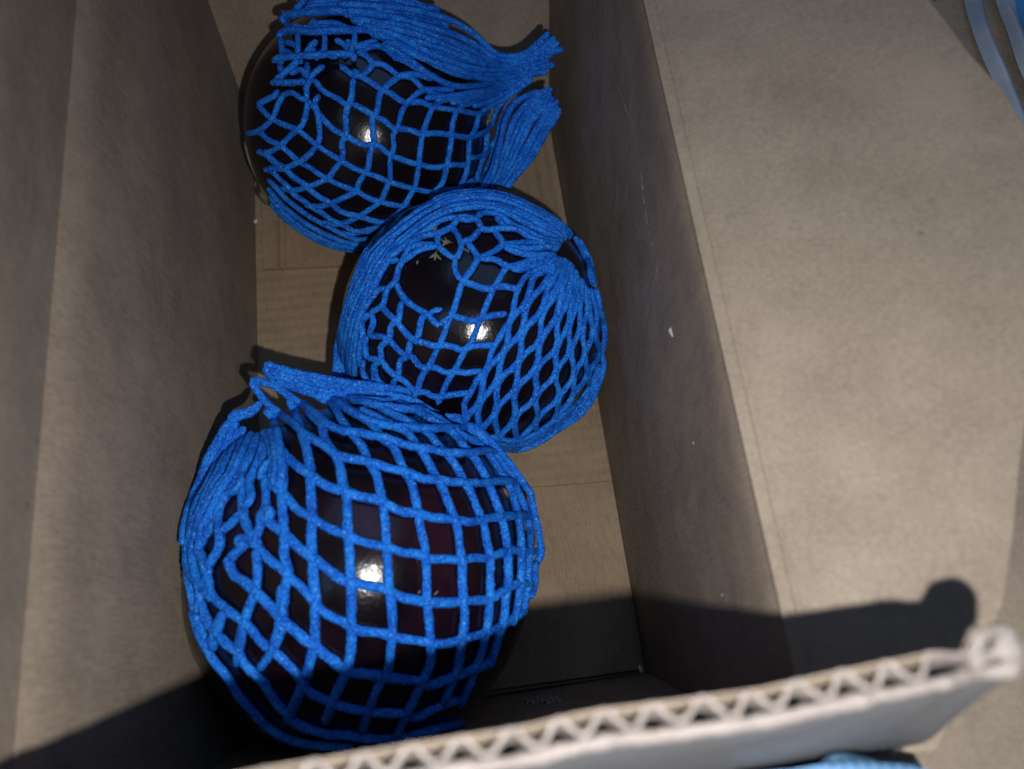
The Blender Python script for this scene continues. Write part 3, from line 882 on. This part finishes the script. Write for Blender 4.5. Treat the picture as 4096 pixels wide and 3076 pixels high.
# ---- net of the nearest eggplant
N3 = Net(B3, 740, 1450, .00166, 'blue foam net on the nearest eggplant, its open mouth gathered at the left wall')
N3.lines('''
l=.002|650 50 760 80 900 120 1050 150 1250 190 1450 215 1650 240 1800 270 1900 310 1990 350 2080 380
l=.0015|660 90 800 130 950 160 1150 200 1350 230 1550 270 1750 310 1880 330 1960 350
l=.001|690 150 760 130 900 190 1100 240 1300 300 1500 350 1600 370 1800 390 1950 370 2080 390
l=.001|700 170 830 200 1000 260 1180 310 1330 410 1450 470 1560 510 1720 530 1850 540 1950 545 2080 540 2200 540 2260 510
l=.001|1060 160 1250 215 1420 260 1600 290 1760 330 1900 345 2080 380 2260 480
l=.0015|650 60 690 130 740 190
l=.002|540 175 640 190 740 230 830 290 900 340 1000 400 1080 470 1150 530 1270 580 1380 590 1500 620 1580 630 1700 670 1800 700 1900 710 2020 740 2110 750 2230 750 2320 740 2400 730 2480 740
l=.0015|540 180 600 260 660 340 740 410 800 460 890 520 960 590 1040 640 1120 690 1220 760 1330 790 1450 810 1530 830 1640 870 1750 890 1830 920 1900 950 2000 950 2100 970 2230 975 2350 980 2430 970 2550 965 2640 980
640 390 700 440 730 550 740 660 830 770 920 850 1000 900 1080 960 1170 1010 1270 1030 1370 1070 1480 1095 1560 1110 1650 1160 1740 1200 1850 1205 1950 1240 2060 1250 2170 1260 2270 1280 2370 1260 2480 1240 2600 1230 2760 1230
640 890 660 950 730 1010 820 1080 890 1170 980 1220 1060 1270 1180 1340 1300 1380 1400 1430 1520 1460 1630 1480 1740 1520 1850 1530 1960 1570 2080 1570 2200 1580 2320 1560 2400 1570 2480 1540 2600 1500 2700 1510 2835 1510
590 1200 650 1260 750 1330 830 1400 900 1470 990 1540 1080 1600 1180 1680 1260 1740 1350 1760 1480 1790 1600 1810 1690 1860 1800 1890 1900 1910 2020 1920 2120 1920 2200 1910 2330 1900 2440 1890 2550 1820 2650 1770 2770 1770
440 1400 520 1420 600 1490 680 1580 780 1650 840 1720 930 1790 1000 1870 1080 1970 1190 2040 1280 2080 1380 2140 1480 2150 1600 2170 1700 2200 1800 2215 1920 2230 2030 2250 2150 2230 2300 2190 2430 2150 2540 2100 2640 2030 2720 1980
340 1560 400 1700 480 1750 560 1820 640 1900 720 1980 790 2060 880 2140 960 2210 1050 2270 1120 2330 1200 2390 1300 2470 1480 2490 1600 2510 1720 2530 1850 2540 1900 2560 1960 2580 2040 2550 2180 2500 2300 2450 2460 2390
180 1680 220 1860 320 1960 440 2050 520 2120 600 2220 680 2290 760 2350 830 2420 920 2520 980 2620 1080 2680 1180 2720 1300 2760 1450 2790 1600 2800 1760 2810 1850 2840 1950 2790 2060 2740 2200 2690
110 1850 180 2060 270 2180 350 2260 430 2320 480 2410 560 2490 640 2570 720 2700 800 2790 890 2880 1000 2930 1150 2970 1300 2980 1440 3000 1600 3010 1800 2980 2000 2930 2180 2890 2230 2890
60 1980 130 2180 230 2370 330 2490 440 2660 560 2800 680 2920 820 3000 960 3040 1150 3060 1350 3060
740 560 760 700 790 830 790 960 780 1100 790 1250 800 1400 800 1560 830 1650 810 1780 780 2000 720 2270
l=.0012|700 560 720 700 760 830 770 960 750 1060
830 290 880 400 930 560 970 680 1000 830 1005 950 1010 1100 1020 1240 1010 1400 1020 1550 1030 1730 1050 1900 1040 2060 1040 2200 1020 2320 960 2530 820 2870
940 310 1010 420 1090 500 1120 620 1200 740 1240 830 1260 960 1290 1070 1300 1210 1300 1370 1315 1480 1320 1650 1330 1800 1330 1950 1330 2100 1330 2280 1290 2480 1230 2600 1120 2880
1040 270 1180 340 1250 460 1340 580 1420 680 1470 800 1530 900 1560 1030 1580 1130 1600 1280 1610 1450 1620 1600 1630 1780 1650 1950 1660 2100 1650 2250 1620 2480 1540 2600 1420 2940
1230 280 1310 380 1480 490 1570 610 1670 690 1740 850 1800 950 1830 1050 1860 1200 1880 1330 1910 1450 1920 1560 1930 1700 1930 1900 1950 2080 1960 2230 1960 2400 1890 2560 1760 2830 1690 2980
1400 380 1650 510 1770 560 1840 660 1910 750 1990 900 2050 1000 2100 1130 2150 1250 2180 1370 2190 1480 2210 1600 2210 1750 2220 1900 2230 2030 2210 2200 2170 2450 2060 2720
1550 360 1700 430 1830 500 1950 570 2020 660 2100 740 2180 850 2230 950 2290 1050 2350 1200 2390 1300 2410 1420 2440 1560 2440 1700 2440 1830 2430 1980 2410 2150 2350 2380 2200 2750
1700 330 1860 390 1990 470 2090 530 2170 590 2230 680 2290 740 2360 840 2410 940 2460 1060 2520 1210 2550 1330 2570 1450 2580 1600 2580 1750 2560 1900 2550 2030 2510 2180 2420 2450
1900 390 2060 480 2180 570 2330 650 2420 740 2500 850 2560 950 2620 1080 2650 1200 2670 1330 2680 1500 2680 1650 2670 1800 2650 1950 2610 2100
2080 400 2200 490 2300 560 2400 640 2500 750 2600 900 2650 1010 2700 1120 2740 1250 2760 1400 2750 1550 2740 1700 2730 1850 2700 1980
2260 500 2370 570 2480 680 2600 830 2720 1000 2760 1060 2780 1200 2810 1300 2830 1440 2840 1540 2790 1620 2790 1750 2760 1880
2100 400 2240 500 2400 610 2520 720 2640 860
360 470 280 620 190 830 110 1010 60 1150 30 1350 20 1550 40 1750 80 1950 130 2150
420 470 340 650 250 850 170 1020 120 1180 80 1380 70 1560 100 1700 130 1850 110 2000
480 520 400 700 320 880 240 1040 190 1200 150 1380 120 1500 160 1590 180 1700
540 550 480 740 400 880 330 1000 280 1150 270 1240 180 1360 100 1500
590 590 530 740 460 880 450 1000 340 1060 270 1180 280 1330 290 1450 240 1560 180 1640
450 1000 460 1160 490 1300 550 1400 600 1480
450 1200 370 1290 290 1350
640 600 590 780 520 950 530 1080 480 1160
640 620 620 800 640 960 650 1100 640 1180 600 1230 600 1320 550 1400 420 1510 340 1590
480 1390 430 1420 440 1460 520 1440
l=.0015|700 800 640 880 620 950
l=.001|640 1180 700 1200 700 1240 640 1250
l=-.001|350 460 370 400 470 380 540 350 600 300
350 470 460 430 540 400 600 330
20 1600 60 1700 130 1780 180 1820 230 1900
200 1640 150 1780 120 1900 100 2050 170 2250 200 2300
300 2000 270 2120 200 2240
560 1500 580 1600 570 1800 500 2000 460 2130 420 2300
780 1780 770 1900 800 2060 720 2270 600 2450
320 1990 240 2150 230 2300
480 2070 450 2250 420 2420
''')
N3.bundle([(350, 480), (250, 680), (150, 930), (80, 1100), (40, 1300), (20, 1500)], [(600, 600), (530, 760), (440, 930), (330, 1080), (230, 1250), (170, 1420)], 9, .0003, .0025, 20, 1, .04)
N3.bundle([(660, 60), (850, 110), (1050, 155), (1250, 195), (1450, 225), (1700, 255)], [(700, 160), (880, 180), (1060, 230), (1260, 280), (1450, 320), (1700, 330)], 3, .0002, .002, 14, .85, .1)
N3.bundle([(640, 560), (700, 700), (720, 850), (700, 1000)], [(760, 560), (780, 720), (800, 880), (780, 1050)], 3, .001, .003, 12, 1, .05)
N3.back()
print('strands', N1.n, N2.n, N3.n)

# ------------------------------------------------------------------ scraps and what lies round the box
def flake(name, p, n, a, b, ang, mat, label, cat_):
    n = n.normalized(); u = n.orthogonal().normalized(); w = n.cross(u)
    u, w = u * math.cos(ang) + w * math.sin(ang), w * math.cos(ang) - u * math.sin(ang)
    vs, fs = [], []
    for k in range(12):
        t = 2 * math.pi * k / 12; r = 1 + .25 * noise.noise(Vector((k * 1.7, p.x * 99, 0)))
        vs.append(p + n * (.0003 + .0002 * math.sin(t * 2)) + (u * a * math.cos(t) + w * b * math.sin(t)) * r)
    vs2 = [v + n * .0003 for v in vs]
    fs = [tuple(range(11, -1, -1)), tuple(range(12, 24))] + [(k, (k + 1) % 12, 12 + (k + 1) % 12, 12 + k) for k in range(12)]
    o = mesh(name, vs + vs2, fs, mat, None, False); tag(o, label, cat_); return o
def rwall(x, y): return on_plane(rd(x, y), rf0, nR) - Vector((.0037, 0, 0))
flake('foam_crumb', on_z(rd(553, 480), .002), Vector((0, 0, 1)), .0012, .001, .4, FLECK, 'tiny pale crumb in the crease along the foot of the left wall', 'crumb')
flake('corner_glint', Vector((ffr.x - .003, ffr.y + .002, .0045)), Vector((-.3, .3, 1)), .0018, .0008, .9, FLECK, 'small painted white scrap in the shaded front right floor corner', 'glint')  # white flake stands in for the glint of light at the corner gap

from mathutils.bvhtree import BVHTree
def surf(o, x, y, k=0.0):
    me = o.data
    t = BVHTree.FromPolygons([v.co for v in me.vertices], [p.vertices[:] for p in me.polygons])
    h, n, _, _ = t.ray_cast(CAM, rd(x, y))
    if h is None: return None, None
    if n.dot(CAM - h) < 0: n = -n
    return h + n * k, n
def ribbon(name, P, rad, mat, parent, amp=.5):
    v, f = tube(resample(P, .0006), lambda t: rad * (.35 + .65 * math.sin(math.pi * t) ** .5), 6, amp, 900, P[0].x * 50)
    return mesh(name, v, f, mat, parent)
# worn paper along a dent in the right wall
def wall_px(P, sink=0): return cat([surf(wall_r, x, y, -.00024)[0] for x, y in P], .002)
for L in ([(1325, 150), (1345, 215), (1362, 262), (1378, 318), (1386, 350)], [(1366, 320), (1384, 372), (1390, 430), (1402, 500), (1415, 560)], [(1408, 520), (1418, 575), (1432, 640)]):
    ribbon('crease', wall_px(L), .00035, KRAFT, BOX, .9)
# joint tab of the board on the back wall: a second layer with a cut edge
bn = (tbr - fbr).cross(fbl - fbr).normalized()
if bn.y > 0: bn = -bn
def bwall(x, y, k=0.0012): return on_plane(rd(x, y), fbr, bn) + bn * k
tab = [[bwall(lerp(a, b, v), y) for v in [i / 8 for i in range(9)]] for a, b, y in [(446, 545, -4), (470, 562, 50), (500, 578, 100), (519, 600, 160), (536, 622, 235)]]
grid_sheet('joint_tab', tab, .0011, KRAFT, BOX, Vector((0, 1, 0)))
# scraped patch on the front wall
fn = (tfl - ffl).cross(ffr - ffl).normalized()
if fn.y < 0: fn = -fn
for k in range(7):
    x = 1136 + k * 11
    p = [surf(FRONT, x + dx, 1514 + dy + 3 * math.sin(k * 2), .0002)[0] for dx, dy in [(-9, 3), (-2, -3), (4, 4), (11, -2)]]
    ribbon('scrape', cat(p, .001), .0009, SCUFF, BOX, .9)
# pale crumbs of paper
for i, (x, y) in enumerate([(1500, 957), (1562, 1296), (1350, 676)]):
    pass
FL = [surf(wall_r, 1452, 718), surf(wall_r, 1500, 957), surf(wall_r, 1562, 1285)]
flake('paper_fleck', *FL[0], .0021, .0010, 1.2, FLECK, 'white oval paper fleck stuck high on the right wall of the box', 'paper fleck')
flake('paper_fleck', *FL[1], .0004, .00025, .5, SCUFF, 'tiny pale speck on the right wall below the white oval fleck', 'paper fleck')
flake('paper_fleck', *FL[2], .0005, .00025, .1, SCUFF, 'tiny pale speck on the right wall just above the shadow edge', 'paper fleck')

# right of the box: a spare sheet of board a little lower than the flap
def sheet_z(P, z, n=1): return [on_z(rd(x, y), z) for x, y in P]
def slab(name, poly, th, mat, bend=.0, seed=0, parent=None, sub=26):
    """a sheet from an outline of four corners, gently wavy, with thickness"""
    a, b, c, d = poly
    rows = []
    for i in range(sub):
        r = []
        for j in range(sub):
            p = lerp(lerp(a, b, j / (sub - 1)), lerp(d, c, j / (sub - 1)), i / (sub - 1))
            r.append(p + Vector((0, 0, bend * noise.noise(p * 18 + Vector((seed, 0, 0))))))
        rows.append(r)
    return grid_sheet(name, rows, th, mat, parent, Vector((0, 0, -1)))
CARTON = thing('carton', 'second brown carton standing right of the open box, under its right flap', 'box')
sp = slab('top_flap', [Vector((.083, -.16, .180)), Vector((.26, -.16, .180)), Vector((.25, .10, .180)), Vector((.085, .085, .172))], .004, KRAFTF, .003, 3, CARTON)
sq = slab('top_flap', [Vector((.10, .12, .166)), Vector((.36, .12, .172)), Vector((.36, .60, .172)), Vector((.10, .60, .166))], .004, KRAFT, .004, 6, CARTON)
bx_ = [Vector((x, y, z)) for z in (-.005, .158) for x, y in ((.112, -.155), (.355, -.155), (.355, .59), (.112, .59))]
cb = mesh('carton_body', bx_, [(0, 1, 5, 4), (1, 2, 6, 5), (2, 3, 7, 6), (3, 0, 4, 7), (3, 2, 1, 0), (4, 5, 6, 7)], KRAFT, CARTON, False)
def strip(name, L, R_, z0, mat, parent, amp, th=.0006, seed=0, drop=0.0):
    l, r = resample2(L, 30), resample2(R_, 30)
    rows = []
    for i in range(31):
        row = []
        for j in range(15):
            v = j / 14
            x, y = lerp(l[i][0], r[i][0], v), lerp(l[i][1], r[i][1], v)
            p = on_z(rd(x, y), z0 - drop * max(0, (v - .25) / .75) ** 1.5)
            row.append(p + Vector((0, 0, amp * (math.sin(math.pi * v) + .5 * noise.noise(Vector((v * 2.5, i * .10, seed)))))))
        rows.append(row)
    return grid_sheet(name, rows, th, mat, parent, Vector((0, 0, -1)))
bag = thing('plastic_bag', 'crumpled pale blue plastic bag lying behind the right flap', 'plastic bag')
strip('fold', [(2075, -60), (2082, 0), (2098, 60), (2125, 130), (2165, 210), (2190, 260), (2230, 340)], [(2118, -60), (2126, 0), (2138, 60), (2160, 130), (2196, 210), (2222, 260), (2262, 340)], .1705, FILM, bag, .0030, seed=1)
strip('fold', [(2140, -60), (2148, 0), (2172, 60), (2196, 130), (2222, 200), (2250, 280)], [(2186, -60), (2192, 0), (2212, 60), (2232, 130), (2256, 200), (2290, 280)], .172, FILM, bag, .0035, seed=4)
tp = strip('tarpaulin', [(2176, -80), (2190, 0), (2210, 60), (2230, 130), (2260, 220)], [(2500, -80), (2500, 0), (2500, 60), (2500, 130), (2500, 220)], .175, TARP, None, .003, seed=9)
tag(tp, 'strong blue plastic sheet at the far upper right behind the box', 'plastic sheet')
# light blue cloth in front of the box
cl = thing('cloth', 'light blue cloth with short dark stitches under the front flap', 'cloth')
strip('cloth_body', [(1600, 1672), (1700, 1664), (1790, 1649), (1880, 1648), (1960, 1654), (2010, 1664)], [(1600, 1800), (1700, 1800), (1790, 1800), (1880, 1800), (1960, 1800), (2030, 1800)], .226, CLOTH, cl, .003, .002, 2, .228)
for i, x in enumerate(range(1795, 2000, 26)):
    p = [on_z(rd(x + d, 1648 + (x - 1795) * .02 + e), .2285) for d, e in [(-3, -3), (1, 2), (6, 9)]]
    v, f = tube(p, .0004, 6, .1); mesh('stitch', v, f, DCLOTH, cl)
p = cat([on_z(rd(x, y), .224) for x, y in [(1775, 1648), (1790, 1640), (1808, 1637), (1835, 1640), (1870, 1645), (1900, 1648)]], .001)  # dark blue tube paints the shadow along the cloth's upper edge
v, f = tube(resample(p, .0006), lambda t: .0009 * (.3 + math.sin(math.pi * t)), 8, .4, 900); mesh('edge_shadow', v, f, DCLOTH, cl)
